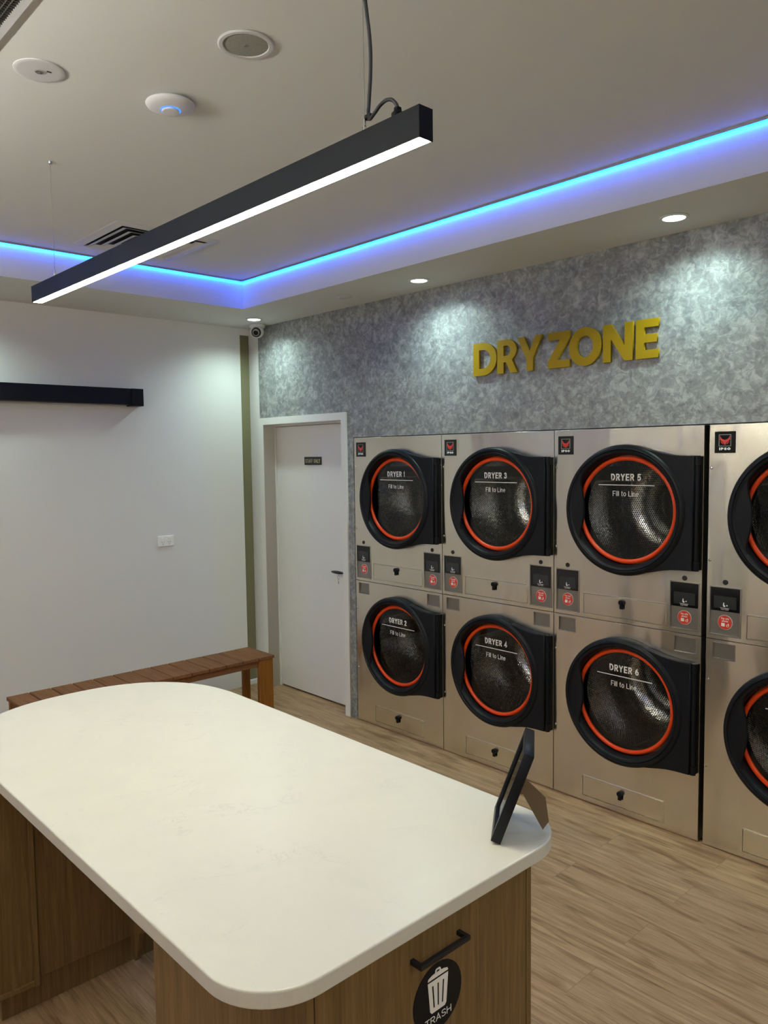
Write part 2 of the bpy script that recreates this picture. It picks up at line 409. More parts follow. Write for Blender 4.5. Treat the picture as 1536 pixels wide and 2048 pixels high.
def rrect(x0, y0, x1, y1, r=.004, n=4):
    pts = []
    for (cx, cy, a0) in ((x1-r, y1-r, 0), (x0+r, y1-r, PI/2), (x0+r, y0+r, PI), (x1-r, y0+r, 1.5*PI)):
        for i in range(n+1):
            a = a0 + PI/2*i/n; pts.append((cx+r*math.cos(a), cy+r*math.sin(a)))
    return pts
def circ(cx, cy, r, n=48): return [(cx+r*math.cos(2*PI*i/n), cy+r*math.sin(2*PI*i/n)) for i in range(n)]
def struct(name, boxes, m_, bev=0, parent=None):
    bm = bmesh.new()
    for a, b in boxes: box(bm, a, b)
    o = fin(bm, name, m_, parent, bev)
    if parent is None: o['kind'] = 'structure'
    return o

# ================================================================== SETTING
struct('floor', [((XL-.3, RY-.1, -.05), (RX+.1, 1.1, 0))], M['floor'])
wl = struct('wall_left', [((XL-.12, RY-.1, 0), (XL, -.1, Z1))], M['paint'])
struct('wall_right', [((RX, RY-.1, 0), (RX+.12, .1, Z1))], M['paint'])
struct('wall_rear', [((XL-.12, RY-.12, 0), (RX+.12, RY, Z1))], M['rear'])
DX0, DX1 = -4.023, -0.762      # dryer niche
FX0, FX1, FZ = -5.132, -4.084, 2.118   # staff door frame outer
struct('wall_back', [((FX0, 0, FZ-.02), (DX0, .12, Z1)), ((DX0, 0, ZD), (DX1, .12, Z1)), ((FX1-.02, 0, 0), (DX0, .12, FZ-.02)),
                     ((DX1, 0, 0), (RX, .12, Z1))], M['plaster'])
struct('wall_corner', [((XL-.12, 0, 0), (FX0, .12, Z1)), ((XL-.12, -.1, 2.765), (XL, 0, Z1)), ((XL-.12, -.1, 0), (XL, 0, .035))], M['paint'])
struct('window_1', [((XL-.06, -.1, .035), (XL-.025, -.001, 2.765))], M['olive'])
struct('trim_1', [((XL-.025, -.104, .03), (XL+.002, -.098, 2.77))], M['trimwhite'])
# soffit ring and raised coffer
bm = bmesh.new()
for a, b in (((XL-.12, TY0, Z1), (RX+.12, .12, Z2+.25)), ((XL-.12, RY-.12, Z1), (TX0, TY0, Z2+.25)),
             ((TX1, RY-.12, Z1), (RX+.12, TY0, Z2+.25)), ((TX0, RY-.12, Z1), (TX1, TY1, Z2+.25)), ((TX0, TY1, Z2), (TX1, TY0, Z2+.25))):
    box(bm, a, b)
fin(bm, 'ceiling', M['ceiling'], kind='structure')
struct('baseboard_rear', [((XL, RY, 0), (RX, RY+.012, .09))], M['trimwhite'])
struct('baseboard_right', [((RX-.012, RY, 0), (RX, 0, .09))], M['trimwhite'])

# staff door: recessed white leaf in a white frame
jx0, jx1, jz = -5.071, -4.138, 2.066
dm = bpy.data.objects.new('door_1', None); C.objects.link(dm); dm.location = ((FX0+FX1)/2, 0, 0); dm['kind'] = 'structure'
ox = (FX0+FX1)/2
plate('door_frame', [[(FX0-ox, 0), (FX0-ox, FZ), (FX1-ox, FZ), (FX1-ox, 0), (jx1-ox, 0), (jx1-ox, jz), (jx0-ox, jz), (jx0-ox, 0)]], .152, M['trimwhite'], dm, off=(0, .064, 0))
bm = bmesh.new(); box(bm, (jx0-ox, .09, 0), (jx0-ox+.012, .14, jz)); box(bm, (jx0-ox, .085, jz-.014), (jx1-ox, .14, jz)); box(bm, (jx1-ox-.012, .09, 0), (jx1-ox, .14, jz))
fin(bm, 'door_stop', M['trimwhite'], dm)
leaf = boxobj('door_leaf', (jx0-ox+.014, .1, .012), (jx1-ox-.014, .138, jz-.017), M['doorwhite'], dm, .002)
hx, hz = -4.232-ox, .992
bm = bmesh.new(); lathe(bm, [(0.0001,.1),(.027,.1),(.027,.092),(.020,.088),(.011,.086),(.010,.052)], 32, 'y', (hx, 0, hz))
fin(bm, 'handle_rose', M['chrome'], leaf, smooth=False)
bm = bmesh.new()
bmesh.ops.create_uvsphere(bm, u_segments=32, v_segments=16, radius=1, matrix=Matrix.Translation((hx-.045, .048, hz)) @ Matrix.Diagonal((.068, .014, .012, 1)))
fin(bm, 'lever_handle', M['blackg'], leaf, smooth=True)
boxobj('closed_gap', (jx0-ox, .15, 0), (jx1-ox, .16, jz), M['rubber'], dm)
# key in the lock
kx, kz = -4.252, .985
k = empty('key', (kx, .05, kz-.04), 'small silver key hanging below the black lever handle of the white staff door', 'key')
bm = bmesh.new(); lathe(bm, [(.010,-.001),(.014,-.001),(.014,.001),(.010,.001)], 24, 'y', (0,-.010,.016), closed=True); fin(bm, 'key_bow', M['chrome'], k)
bm = bmesh.new(); box(bm, (-.003,-.012,-.034), (.003,-.010,.004)); box(bm, (-.003,-.012,-.03), (.007,-.010,-.024)); box(bm, (-.003,-.012,-.02), (.006,-.010,-.015)); fin(bm, 'key_blade', M['chrome'], k)
bm = bmesh.new(); tube(bm, [(0,-.011,.028),(0,-.008,.036),(0,.0,.038)], .0015, 8); fin(bm, 'key_ring', M['chrome'], k)
# staff sign
sg = empty('door_sign', (-4.597, .099, 1.786), 'small black sign reading STAFF ONLY on the white door', 'sign')
plate('sign_plate', [rrect(-.101,-.030,.101,.030,.002)], .003, M['blackg'], sg, off=(0,-.0015,0))
text('sign_lettering', 'STAFF ONLY', .174, .028, (0,-.003,-.001), M['gold'], sg, bold=.15, label='pale gold lettering')

# ------------------------------------------------------------------ LED strip along the top of the coffer sides
def led(name, a, b, label, nrm):
    """a, b: ends on the coffer wall at ceiling height; nrm: unit vector into the room"""
    a = Vector(a); b = Vector(b); nv = Vector(nrm)
    e = empty(name, a, label, 'led strip', 'blue strip lights around the ceiling coffer')
    def pr_(p, lo, hi, z0, z1):
        bm = bmesh.new(); d = b-a
        q = [Vector((0,0,0))+nv*lo, d+nv*lo, d+nv*hi, nv*hi]
        v0 = [bm.verts.new(x+Vector((0,0,z0))) for x in q]; v1 = [bm.verts.new(x+Vector((0,0,z1))) for x in q]
        bm.faces.new(v0[::-1]); bm.faces.new(v1)
        for i in range(4): bm.faces.new((v0[i], v0[(i+1)%4], v1[(i+1)%4], v1[i]))
        return bm
    fin(pr_(None, .0165, .0180, -.0115, -.006), 'channel_lip', M['steel_plain'], e)
    fin(pr_(None, .001, .018, -.006, -.0005), 'aluminium_channel', M['steel_plain'], e)
    fin(pr_(None, .010, .0162, -.0105, -.006), 'light_diffuser', M['led'], e)
    return e
led('led_strip', (TX0+.001, TY0, Z2), (TX1, TY0, Z2), 'long glowing blue strip along the coffer edge above the dryer wall', (0,-1,0))
led('led_strip', (TX0, TY1, Z2), (TX0, TY0-.02, Z2), 'glowing blue strip along the coffer edge nearest the plain white left wall', (1,0,0))
led('led_strip', (TX0+.02, TY1, Z2), (TX1, TY1, Z2), 'blue strip along the coffer edge at the rear of the room', (0,1,0))

# ------------------------------------------------------------------ downlights
def downlight(x, y, z, label, power=DOWN_W, real=True):
    e = empty('downlight', (x, y, z), label, 'downlight', 'round recessed downlights')
    bm = bmesh.new(); lathe(bm, [(.046,-.0005),(.060,-.001),(.061,-.003),(.058,-.006),(.048,-.007),(.045,-.004)], 48, 'z', closed=True)
    fin(bm, 'bezel', M['white'], e, smooth=True)
    bm = bmesh.new(); r = lathe(bm, [(.0465,-.003),(.044,-.0065),(.02,-.008)], 40, 'z'); cap(bm, r[-1]); fin(bm, 'diffuser', M['down_em'], e, smooth=True)
    ld = bpy.data.lights.new('downlight_lamp', 'SPOT'); ld.energy = power; ld.color = DOWN_COL
    ld.spot_size = math.radians(150); ld.spot_blend = 1.0; ld.shadow_soft_size = .055
    lo = bpy.data.objects.new('lamp', ld); C.objects.link(lo); lo.parent = e; lo.location = (0, 0, -.012)
    return e
downlight(-1.636, -.244, Z1, 'lit downlight above and right of the yellow lettering, largest of the three')
downlight(-3.171, -.222, Z1, 'lit downlight in the soffit left of the yellow lettering, middle of the three')
downlight(-4.823, -.238, Z1, 'lit downlight in the room corner right beside the dome security camera')
for (x, y) in ((-.05,-.24), (1.5,-.24)):
    downlight(x, y, Z1, 'recessed downlight above the dryers beyond the edge of the photograph')
downlight(-4.93, -2.25, Z1, 'recessed downlight above the black casing, outside the photograph')
for (x, y) in ((-4.93,-4.2), (-4.93,-6.2), (-3.1,-7.2), (-1.0,-7.2), (1.2,-7.2), (3.5,-1.8), (3.5,-4.5)):  # unseen downlights, added to raise the room's brightness
    downlight(x, y, Z1, 'added fill downlight in the unseen part of the room', 14)

# ------------------------------------------------------------------ linear pendant
def pendant(x0, x1, y, zb, label, uplight=0):
    hw, hh = .0205, .066
    e = empty('linear_pendant_light', (x0, y, zb), label, 'pendant light')
    ln = x1-x0
    bm = bmesh.new()
    # open channel: top, two sides, two ends
    box(bm, (0,-hw,hh-.004), (ln,hw,hh)); box(bm, (0,-hw,0), (ln,-hw+.0022,hh-.004)); box(bm, (0,hw-.0022,0), (ln,hw,hh-.004))
    fin(bm, 'housing', M['pendant'], e)
    bm = bmesh.new(); box(bm, (-.002,-hw,0), (.0,hw,hh)); fin(bm, 'end_cap', M['pendant'], e)
    bm = bmesh.new(); box(bm, (ln,-hw,0), (ln+.002,hw,hh)); fin(bm, 'end_cap', M['pendant'], e)
    boxobj('diffuser', (.006,-hw+.003,.0005), (ln-.006,hw-.003,.006), M['pend_em'] if not uplight else M['pend_em_fill'], e)
    if uplight:      # added upward fill light that brightens the ceiling
        boxobj('upper_fill_light', (.006,-hw+.003,hh), (ln-.006,hw-.003,hh+.003), emis('pendant_upper_fill', (1.0,.96,.86), uplight), e)
    wx = [.21, ln-.19]
    for i, q in enumerate(wx):
        bm = bmesh.new(); tube(bm, [(q,0,hh+.02),(q,0,Z2-zb-.006)], .0011, 8); fin(bm, 'suspension_wire', M['steel_plain'], e)
        bm = bmesh.new(); lathe(bm, [(.0001,hh),(.006,hh),(.006,hh+.016),(.0035,hh+.020),(.003,hh+.034),(.0001,hh+.034)], 20, 'z', (q,0,0)); fin(bm, 'wire_gripper', M['chrome'], e)
        bm = bmesh.new(); r = lathe(bm, [(.0001,Z2-zb-.010),(.007,Z2-zb-.010),(.009,Z2-zb-.001),(.0001,Z2-zb-.001)], 20, 'z', (q,0,0)); fin(bm, 'ceiling_fixing', M['steel_plain'], e)
    # power cable up the right-hand wire
    q = wx[1]
    pts = [(q-.002,.006,Z2-zb-.001), (q-.004,.006,.40), (q+.005,.006,.34), (q+.014,.008,.26), (q+.014,.008,.20), (q+.008,.008,.14), (q+.005,.008,.110), (q+.010,.006,.099), (q+.028,.004,.104), (q+.055,.002,.116), (q+.082,0,.116), (q+.100,0,.104), (q+.108,0,.088), (q+.108,0,.066)]
    cu = bpy.data.curves.new('c', 'CURVE'); cu.dimensions = '3D'; cu.bevel_depth = .0042; cu.bevel_resolution = 3; cu.resolution_u = 8
    s = cu.splines.new('BEZIER'); s.bezier_points.add(len(pts)-1)
    for i, p_ in enumerate(pts): s.bezier_points[i].co = p_; s.bezier_points[i].handle_left_type = s.bezier_points[i].handle_right_type = 'AUTO'
    link('power_cable', curve_mesh(cu), M['cord'], e)
    bm = bmesh.new(); lathe(bm, [(.0001,hh),(.014,hh),(.014,hh+.012),(.009,hh+.017),(.008,hh+.024),(.0001,hh+.024)], 24, 'z', (q+.108,0,0)); fin(bm, 'cable_gland', M['pendant'], e)
    for (cx, cz) in ((q+.002, .365), (q+.004, .104)):
        bm = bmesh.new(); lathe(bm, [(.0048,-.004),(.0078,-.004),(.0078,.004),(.0048,.004)], 16, 'z', (cx,.006,cz), closed=True); box(bm, (cx+.006,.001,cz-.005), (cx+.014,.009,cz+.005)); fin(bm, 'cable_tie', M['rubber'], e)
    return e
pendant(-3.43, -1.165, -2.25, 2.48, 'long black linear pendant with glowing white diffuser hanging over the island')
pendant(-3.43, -1.165, -4.1, 2.48, 'added second linear pendant, unseen fill light behind the camera', 290)  # unseen fitting added as fill, mostly shining up at the ceiling
pendant(.3, 2.565, -5.0, 2.48, 'added third linear pendant, unseen fill light at the right behind the camera')  # unseen, added for general fill light
pendant(.75, 3.0, -2.25, 2.48, 'added fourth linear pendant, unseen fill light out of view at the right')  # likewise an added fill fitting, out of view

# ------------------------------------------------------------------ ceiling fittings
e = empty('ceiling_speaker', (-1.957, -2.16, Z2), 'round ceiling speaker with grey mesh left of the pendant cable', 'speaker')
bm = bmesh.new(); lathe(bm, [(.064,-.001),(.079,-.001),(.080,-.003),(.076,-.006),(.066,-.006),(.064,-.004)], 64, 'z', closed=True); fin(bm, 'bezel', M['vent'], e, smooth=True)
bm = bmesh.new(); r = lathe(bm, [(.065,-.003),(.05,-.0045),(.02,-.005)], 64, 'z'); cap(bm, r[-1]); fin(bm, 'grille', M['mesh'], e, smooth=True)
boxobj('maker_badge', (-.005,-.002,-.0062), (.005,.002,-.005), M['panel_grey'], e)
e = empty('wifi_access_point', (-2.427, -2.148, Z2), 'white domed disc on the ceiling with glowing blue ring', 'access point')
bm = bmesh.new(); r = lathe(bm, [(.060,-.001),(.060,-.006),(.078,-.009),(.080,-.013),(.077,-.018),(.064,-.024),(.045,-.028),(.034,-.0295)], 64, 'z'); cap(bm, r[-1]); fin(bm, 'casing', M['white'], e, smooth=True)
bm = bmesh.new(); lathe(bm, [(.0285,-.0296),(.0325,-.0296),(.0325,-.0310),(.0285,-.0312)], 64, 'z', closed=True); fin(bm, 'status_ring', M['wap_led'], e, smooth=True, label='blue glowing ring')
bm = bmesh.new(); r = lathe(bm, [(.0285,-.0296),(.0285,-.034),(.026,-.0365),(.012,-.038)], 64, 'z'); cap(bm, r[-1]); fin(bm, 'centre_cap', M['white'], e, smooth=True)
e = empty('emergency_light', (-2.497, -2.543, Z2), 'flat white round emergency light with small central lens near the ceiling grille', 'emergency light')
bm = bmesh.new(); r = lathe(bm, [(.0735,-.0005),(.0735,-.003),(.070,-.0045),(.060,-.005),(.014,-.005)], 64, 'z'); fin(bm, 'cover_plate', M['vent'], e, smooth=True)
bm = bmesh.new(); r = lathe(bm, [(.014,-.005),(.014,-.007),(.0115,-.007),(.011,-.002),(.004,-.001)], 40, 'z'); cap(bm, r[-1]); fin(bm, 'lens', M['chrome'], e, smooth=True)
bm = bmesh.new(); box(bm, (.016,.015,-.0065), (.021,.029,-.005)); fin(bm, 'test_switch', M['rubber'], e)
e = tag(bpy.data.objects.new('smoke_detector', None), 'small round white detector in the soffit between two downlights', 'smoke detector'); C.objects.link(e); e.location = (-3.794, -.25, Z1)
bm = bmesh.new(); r = lathe(bm, [(.047,-.0005),(.047,-.004),(.040,-.008),(.034,-.009)], 48, 'z'); cap(bm, r[-1]); fin(bm, 'cover', M['vent'], e, smooth=True)
bm = bmesh.new(); lathe(bm, [(.026,-.009),(.029,-.009),(.029,-.0105),(.026,-.0105)], 40, 'z', closed=True); fin(bm, 'inner_ring', M['vent'], e)

# four-way supply diffuser
e = empty('air_vent', (-4.075, -1.43, Z2), 'square white air diffuser with angled slats partly behind the pendant light', 'air vent')
def sqring(bm, ho, hi, z0, z1, t=.0016):
    """sloping square blade from half-width ho at z0 to hi at z1"""
    vs = []
    for h_, z_ in ((ho, z0), (hi, z1), (hi-.0005, z1+t), (ho-.0005, z0+t)):
        vs.append([bm.verts.new((a*h_, b*h_, z_)) for a, b in ((-1,-1),(1,-1),(1,1),(-1,1))])
    for i in range(4):
        ra, rb = vs[i], vs[(i+1) % 4]
        for k in range(4): bm.faces.new((ra[k], ra[(k+1)%4], rb[(k+1)%4], rb[k]))
bm = bmesh.new(); 
for (ho, hi, z0, z1) in ((.29,.245,-.002,-.010),): sqring(bm, ho, hi, z0, z1, .006)
fin(bm, 'frame', M['vent'], e)
bm = bmesh.new(); box(bm, (-.25,-.25,-.0015), (.25,.25,-.0005)); fin(bm, 'duct', M['ventdark'], e)
for i, h_ in enumerate((.235,.185,.135,.085)):
    bm = bmesh.new(); sqring(bm, h_, h_-.036, -.016, -.004, .0015); fin(bm, 'louvre', M['vent'], e)
bm = bmesh.new(); box(bm, (-.045,-.045,-.012), (.045,.045,-.010)); fin(bm, 'centre_plate', M['vent'], e)

# egg-crate return grille (top left corner of the photo)
gx0, gx1, gy0, gy1 = -2.95, -1.65, -3.30, -2.69
e = empty('return_air_grille', (gx0, gy0, Z2), 'dark egg-crate ceiling grille with a white frame in the top left corner', 'air grille')
W_, D_ = gx1-gx0, gy1-gy0
bm = bmesh.new(); t_ = .022
for a, b in (((0,0),(W_,t_)), ((0,D_-t_),(W_,D_)), ((0,t_),(t_,D_-t_)), ((W_-t_,t_),(W_,D_-t_))): box(bm, (a[0],a[1],-.008), (b[0],b[1],-.001))
fin(bm, 'frame', M['vent'], e)
bm = bmesh.new()
nx = int((W_-2*t_)/.0125); ny = int((D_-2*t_)/.0125)
for i in range(1, nx): x_ = t_+i*.0125; box(bm, (x_-.0005,t_,-.010), (x_+.0005,D_-t_,-.002))
for j in range(1, ny): y_ = t_+j*.0125; box(bm, (t_,y_-.0005,-.010), (W_-t_,y_+.0005,-.002))
fin(bm, 'mesh_core', M['panel_grey'], e)
boxobj('duct', (t_,t_,-.0018), (W_-t_,D_-t_,-.0008), M['ventdark'], e)

# turret security camera
e = empty('security_camera', (-5.015, -.083, Z1), 'white dome security camera hanging in the room corner under the ceiling', 'security camera')
bm = bmesh.new(); lathe(bm, [(.0001,-.001),(.058,-.001),(.060,-.006),(.057,-.022),(.048,-.028),(.0001,-.028)], 48, 'z'); fin(bm, 'mount_base', M['white'], e, smooth=False)
dirv = Vector((.66, -.68, -.32)).normalized(); rotm = dirv.to_track_quat('Z', 'Y').to_matrix().to_4x4()
bm = bmesh.new(); bmesh.ops.create_uvsphere(bm, u_segments=32, v_segments=20, radius=.050, matrix=Matrix.Translation((0,0,-.050))); fin(bm, 'camera_ball', M['white'], e, smooth=True)
def along(prof, nm, mt_, smooth=True):
    bm = bmesh.new(); r = lathe(bm, prof, 40, 'z'); cap(bm, r[-1]); bmesh.ops.transform(bm, matrix=Matrix.Translation((0,0,-.050)) @ rotm, verts=bm.verts); return fin(bm, nm, mt_, e, smooth=False)
along([(.036,.028),(.036,.044),(.033,.050),(.029,.051)], 'lens_surround', M['rubber'])
along([(.026,.0505),(.026,.053),(.019,.054)], 'lens_ring', M['panel_grey'])
along([(.018,.0535),(.018,.056),(.010,.059)], 'lens', M['blackg'])

# ================================================================== LEFT WALL ITEMS
e = empty('wall_mounted_casing', (XL, -.95, 2.243), 'long slim black casing mounted high on the plain white left wall', 'casing')
boxobj('casing_body', (0,-3.2,-.052), (.088,-.085,.058), M['blackp'], e, .002)
boxobj('end_cap', (0,-.085,-.060), (.092,0,.059), M['blackp'], e, .002)
e = empty('power_outlet', (XL, -.775, 1.218), 'white double power outlet with two switches on the left wall', 'power outlet')
boxobj('face_plate', (0,-.062,-.038), (.010,.062,.038), M['letter'], e, .003)
for yy in (-.025, .025):
    boxobj('rocker_switch', (.009,yy-.007,.012), (.0155,yy+.007,.027), M['letter'], e, .002)
    bm = bmesh.new()
    for (dy, dz, r_) in ((-.008,-.006,.5), (.008,-.006,-.5), (0,-.022,0)):
        box(bm, (.0095,-.0012,-.0045), (.0104,.0012,.0045), Matrix.Translation((0,yy+dy,dz)) @ Matrix.Rotation(r_, 4, 'X'))
    fin(bm, 'pin_slots', M['rubber'], e)

# ================================================================== BENCH
bx0, bx1, by0, by1, bz = -4.865, -4.53, -2.025, -.33, .42
e = empty('slatted_bench', (bx0, by0, 0), 'low red-brown slatted wooden bench behind the island along the left wall', 'bench')
n = 13; pt = (by1-by0)/n
for i in range(n):
    boxobj('slat', (0, i*pt+.003, bz-.022), (bx1-bx0, (i+1)*pt-.003, bz), M['bench_slat'], e, .0025)
LY = by1-by0
for xx in (.018, bx1-bx0-.018-.022):
    boxobj('side_rail', (xx, .02, bz-.068), (xx+.022, LY-.02, bz-.0225), M['bench_slat'], e, .002)
for yy in (.02, LY-.042): boxobj('end_rail', (.04, yy, bz-.068), (bx1-bx0-.04, yy+.022, bz-.0225), M['bench_slat'], e, .002)
for (x0_, x1_, w_) in ((.006,.034,.058), (bx1-bx0-.036,bx1-bx0-.006,.115)):
    for (ya, yb) in ((LY-.012-w_, LY-.012), (.012, .012+w_)):
        boxobj('leg', (x0_, ya, 0), (x1_, yb, bz-.0225), M['bench_frame'], e, .002)

# ================================================================== ISLAND
TZ, TT = .9, .034
tx0, tx1, ty0, ty1 = -3.075, -1.056, -2.795, -1.85
tyc, th_ = (ty0+ty1)/2, (ty1-ty0)/2
out = []
rn = .145
for i in range(13):   # near right corner then near left
    a = -PI/2 + PI/2*i/12; out.append((tx1-rn+rn*math.cos(a), ty0+rn+rn*math.sin(a)))
for i in range(13):
    a = PI/2*i/12; out.append((tx1-rn+rn*math.cos(a), ty1-rn+rn*math.sin(a)))
xc = tx0+.50
for i in range(49):   # far superellipse end
    a = PI/2 + PI*i/48; c_, s_ = math.cos(a), math.sin(a); ex = 2/2.35
    out.append((xc + .50*math.copysign(abs(c_)**ex, c_), tyc + th_*math.copysign(abs(s_)**ex, s_)))
isl = empty('island_worktop', ((tx0+tx1)/2, tyc, TZ-TT), 'white quartz worktop with rounded ends on the oak island', 'worktop')
bm = bmesh.new(); cxw = (tx0+tx1)/2
v0 = [bm.verts.new((x_-cxw, y_-tyc, 0)) for x_, y_ in out]; v1 = [bm.verts.new((x_-cxw, y_-tyc, TT)) for x_, y_ in out]
bm.faces.new(v0[::-1]); bm.faces.new(v1)
for i in range(len(out)): j = (i+1) % len(out); bm.faces.new((v0[i], v0[j], v1[j], v1[i]))
bpy.data.objects.remove(isl)
isl = fin(bm, 'island_worktop', M['quartz'], None, .004, seg=3); isl.location = (cxw, tyc, TZ-TT)
tag(isl, 'white quartz worktop with rounded ends on the oak island', 'worktop')
ct = TZ-TT
# near cabinet (bin cupboard)
kx0, kx1, ky0, ky1 = -1.672, -1.075, -2.672, -2.005
e = empty('bin_cabinet', (kx0, ky0, 0), 'light oak cabinet with black handle and trash sticker under the near end of the worktop', 'cabinet')
Wc, Dc = kx1-kx0, ky1-ky0
boxobj('side_panel', (0,0,0), (Wc,.018,ct), M['oak'], e, .001)
boxobj('side_panel', (0,Dc-.018,0), (Wc,Dc,ct), M['oak'], e, .001)
boxobj('back_panel', (0,.018,0), (.016,Dc-.018,ct), M['oak'], e)
boxobj('base_board', (.016,.018,.08), (Wc-.03,Dc-.018,.098), M['oak'], e)
boxobj('kick_board', (Wc-.05,.018,0), (Wc-.034,Dc-.018,.08), M['oak'], e)
boxobj('top_rail', (Wc-.03,.018,ct-.02), (Wc-.02,Dc-.018,ct), M['oak'], e)
dr = boxobj('door', (Wc-.0185,.0205,.085), (Wc,Dc-.0205,ct-.004), M['oak'], e, .001)
# handle on that door
hz0 = .804
bm = bmesh.new(); ya, yb = -2.405-ky0, -2.265-ky0; X_ = Wc
box(bm, (X_,ya-.005,hz0-.005), (X_+.032,ya+.005,hz0+.005)); box(bm, (X_,yb-.005,hz0-.005), (X_+.032,yb+.005,hz0+.005)); box(bm, (X_+.022,ya+.005,hz0-.005), (X_+.032,yb-.005,hz0+.005))
fin(bm, 'handle', M['rubber'], dr, .0008)
# trash sticker
ycs, zcs, R_ = -2.330, .693, .0735
e = empty('trash_sticker', (kx1, ycs, zcs), 'round black sticker with white bin icon and TRASH on the oak cabinet', 'sticker')
plate('sticker_disc', [circ(0,0,R_,64)], .0012, M['blackd'], e, mx=MYZ, off=(.0008,0,0))
icon = [[(-.031,.0405),(.031,.0405),(.0245,-.024),(.020,-.029),(-.020,-.029),(-.0245,-.024)]]
for sx0, sx1 in ((-.0165,-.0125), (0,0), (.0165,.0125)):
    icon.append([(sx0-.0022,.030),(sx0+.0022,.030),(sx1+.0022,-.019),(sx1-.0022,-.019)])
o1 = plate('bin_icon', icon, .0006, M['letter'], e, mx=MYZ, off=(.0019,0,0), label='white bin pictogram')
lid = [[(-.031,.0445),(.031,.0445),(.029,.050),(.018,.0535),(.009,.0545),(.008,.0600),(.005,.0625),(-.005,.0625),(-.008,.0600),(-.009,.0545),(-.018,.0535),(-.029,.050)], [(-.0045,.0545),(.0045,.0545),(.004,.0585),(-.004,.0585)]]
o2 = plate('bin_lid', lid, .0006, M['letter'], e, mx=MYZ, off=(.0019,0,0)); merge([o1, o2])
text('sticker_lettering', 'TRASH', .080, .0155, (.0016,0,-.0445), M['letter'], e, mx=MYZ, thick=.0005, bold=.10)

# far cabinet
fx0, fx1, fy0, fy1 = -3.0, -2.622, -2.77, -1.95
e = empty('storage_cabinet', (fx0, -2.70, 0), 'shaded oak cabinet with recessed kick board supporting the far end of the worktop', 'cabinet')
def Q(a, b): return (a[0]-fx0, a[1]+2.70, a[2]), (b[0]-fx0, b[1]+2.70, b[2])
def qb(nm, a, b, m_, bev=.001): a, b = Q(a, b); return boxobj(nm, a, b, m_, e, bev)
qb('carcass', (-2.93, -2.785, .10), (fx1-.002, -1.98, ct), M['oak'], 0)
qb('front_panel', (fx1-.002, -2.63, .105), (fx1+.008, -1.98, ct), M['oak'])
qb('side_panel', (fx1-.002, -2.79, .085), (fx1+.004, -2.645, ct), M['oak'])
qb('edge_strip', (fx1-.002, -2.645, .082), (fx1+.018, -2.631, ct), M['oak'])
qb('bottom_rail', (fx1-.002, -2.79, .085), (fx1+.014, -2.645, .10), M['oak'])
qb('kick_board', (-2.93, -2.745, 0), (fx1-.012, -1.99, .10), M['oak'])
me = plate_me([[(0,.42),(.0,-.40),(.03,-.42),(.05,-.39),(.07,-.30),(.16,-.25),(.26,-.23),(.30,.0),(.30,.42)]], .02)
me.transform(Matrix.Translation((fx1-fx0+.008, -2.30+2.70, .445)) @ Matrix.Rotation(PI/2, 4, 'X'))
link('shaped_bracket', me, M['oak'], e)

# ------------------------------------------------------------------ photo frame on the worktop
ang = math.radians(126); ev = Vector((math.cos(ang), math.sin(ang), 0)); nv = Vector((ev.y, -ev.x, 0)); tl = math.radians(20)
upf = Vector((0,0,math.cos(tl))) + nv*math.sin(tl); bk = nv*math.cos(tl) - Vector((0,0,math.sin(tl)))   # thickness direction (backwards)
wf, hf, tf = .18, .232, .024
lift = tf*math.sin(tl)
B = Vector((-1.147, -2.067, TZ+lift+.0005))
mxf = Matrix((ev, upf, bk)).transposed().to_4x4()
e = empty('picture_frame', B, 'black picture frame standing on the right corner of the white worktop, seen edge-on', 'picture frame')
def fr_plate(nm, polys, t0, t1, m_, bev=0):
    me = plate_me(polys, t1-t0, bev); me.transform(mxf @ Matrix.Translation((0,0,(t0+t1)/2))); return link(nm, me, m_, e)
fr_plate('frame_moulding', [rrect(0,0,wf,hf,.001,1), rrect(.016,.016,wf-.016,hf-.016,.001,1)[::-1]], 0, tf, M['blackp'], .0008)
fr_plate('printed_insert', [rrect(.015,.015,wf-.015,hf-.015,.001,1)], .007, .009, M['photo'])
fr_plate('glass_front', [rrect(.0155,.0155,wf-.0155,hf-.0155,.001,1)], .0055, .006, M['glass'])
fr_plate('backing_board', [rrect(.012,.012,wf-.012,hf-.012,.001,1)], tf-.006, tf-.001, M['card'])
# easel leg
mxl = Matrix((nv, Vector((0,0,1)), ev)).transposed().to_4x4(); mxl.translation = ev*(wf/2) + bk*tf
me = plate_me([[(.0455,.128),(.060,.127),(.106,.084),(.114,.024),(.0995,.002),(.052,.088),(.032,.088)]], .003); me.transform(mxl)
link('easel_leg', me, M['card'], e, label='brown cardboard easel leg')

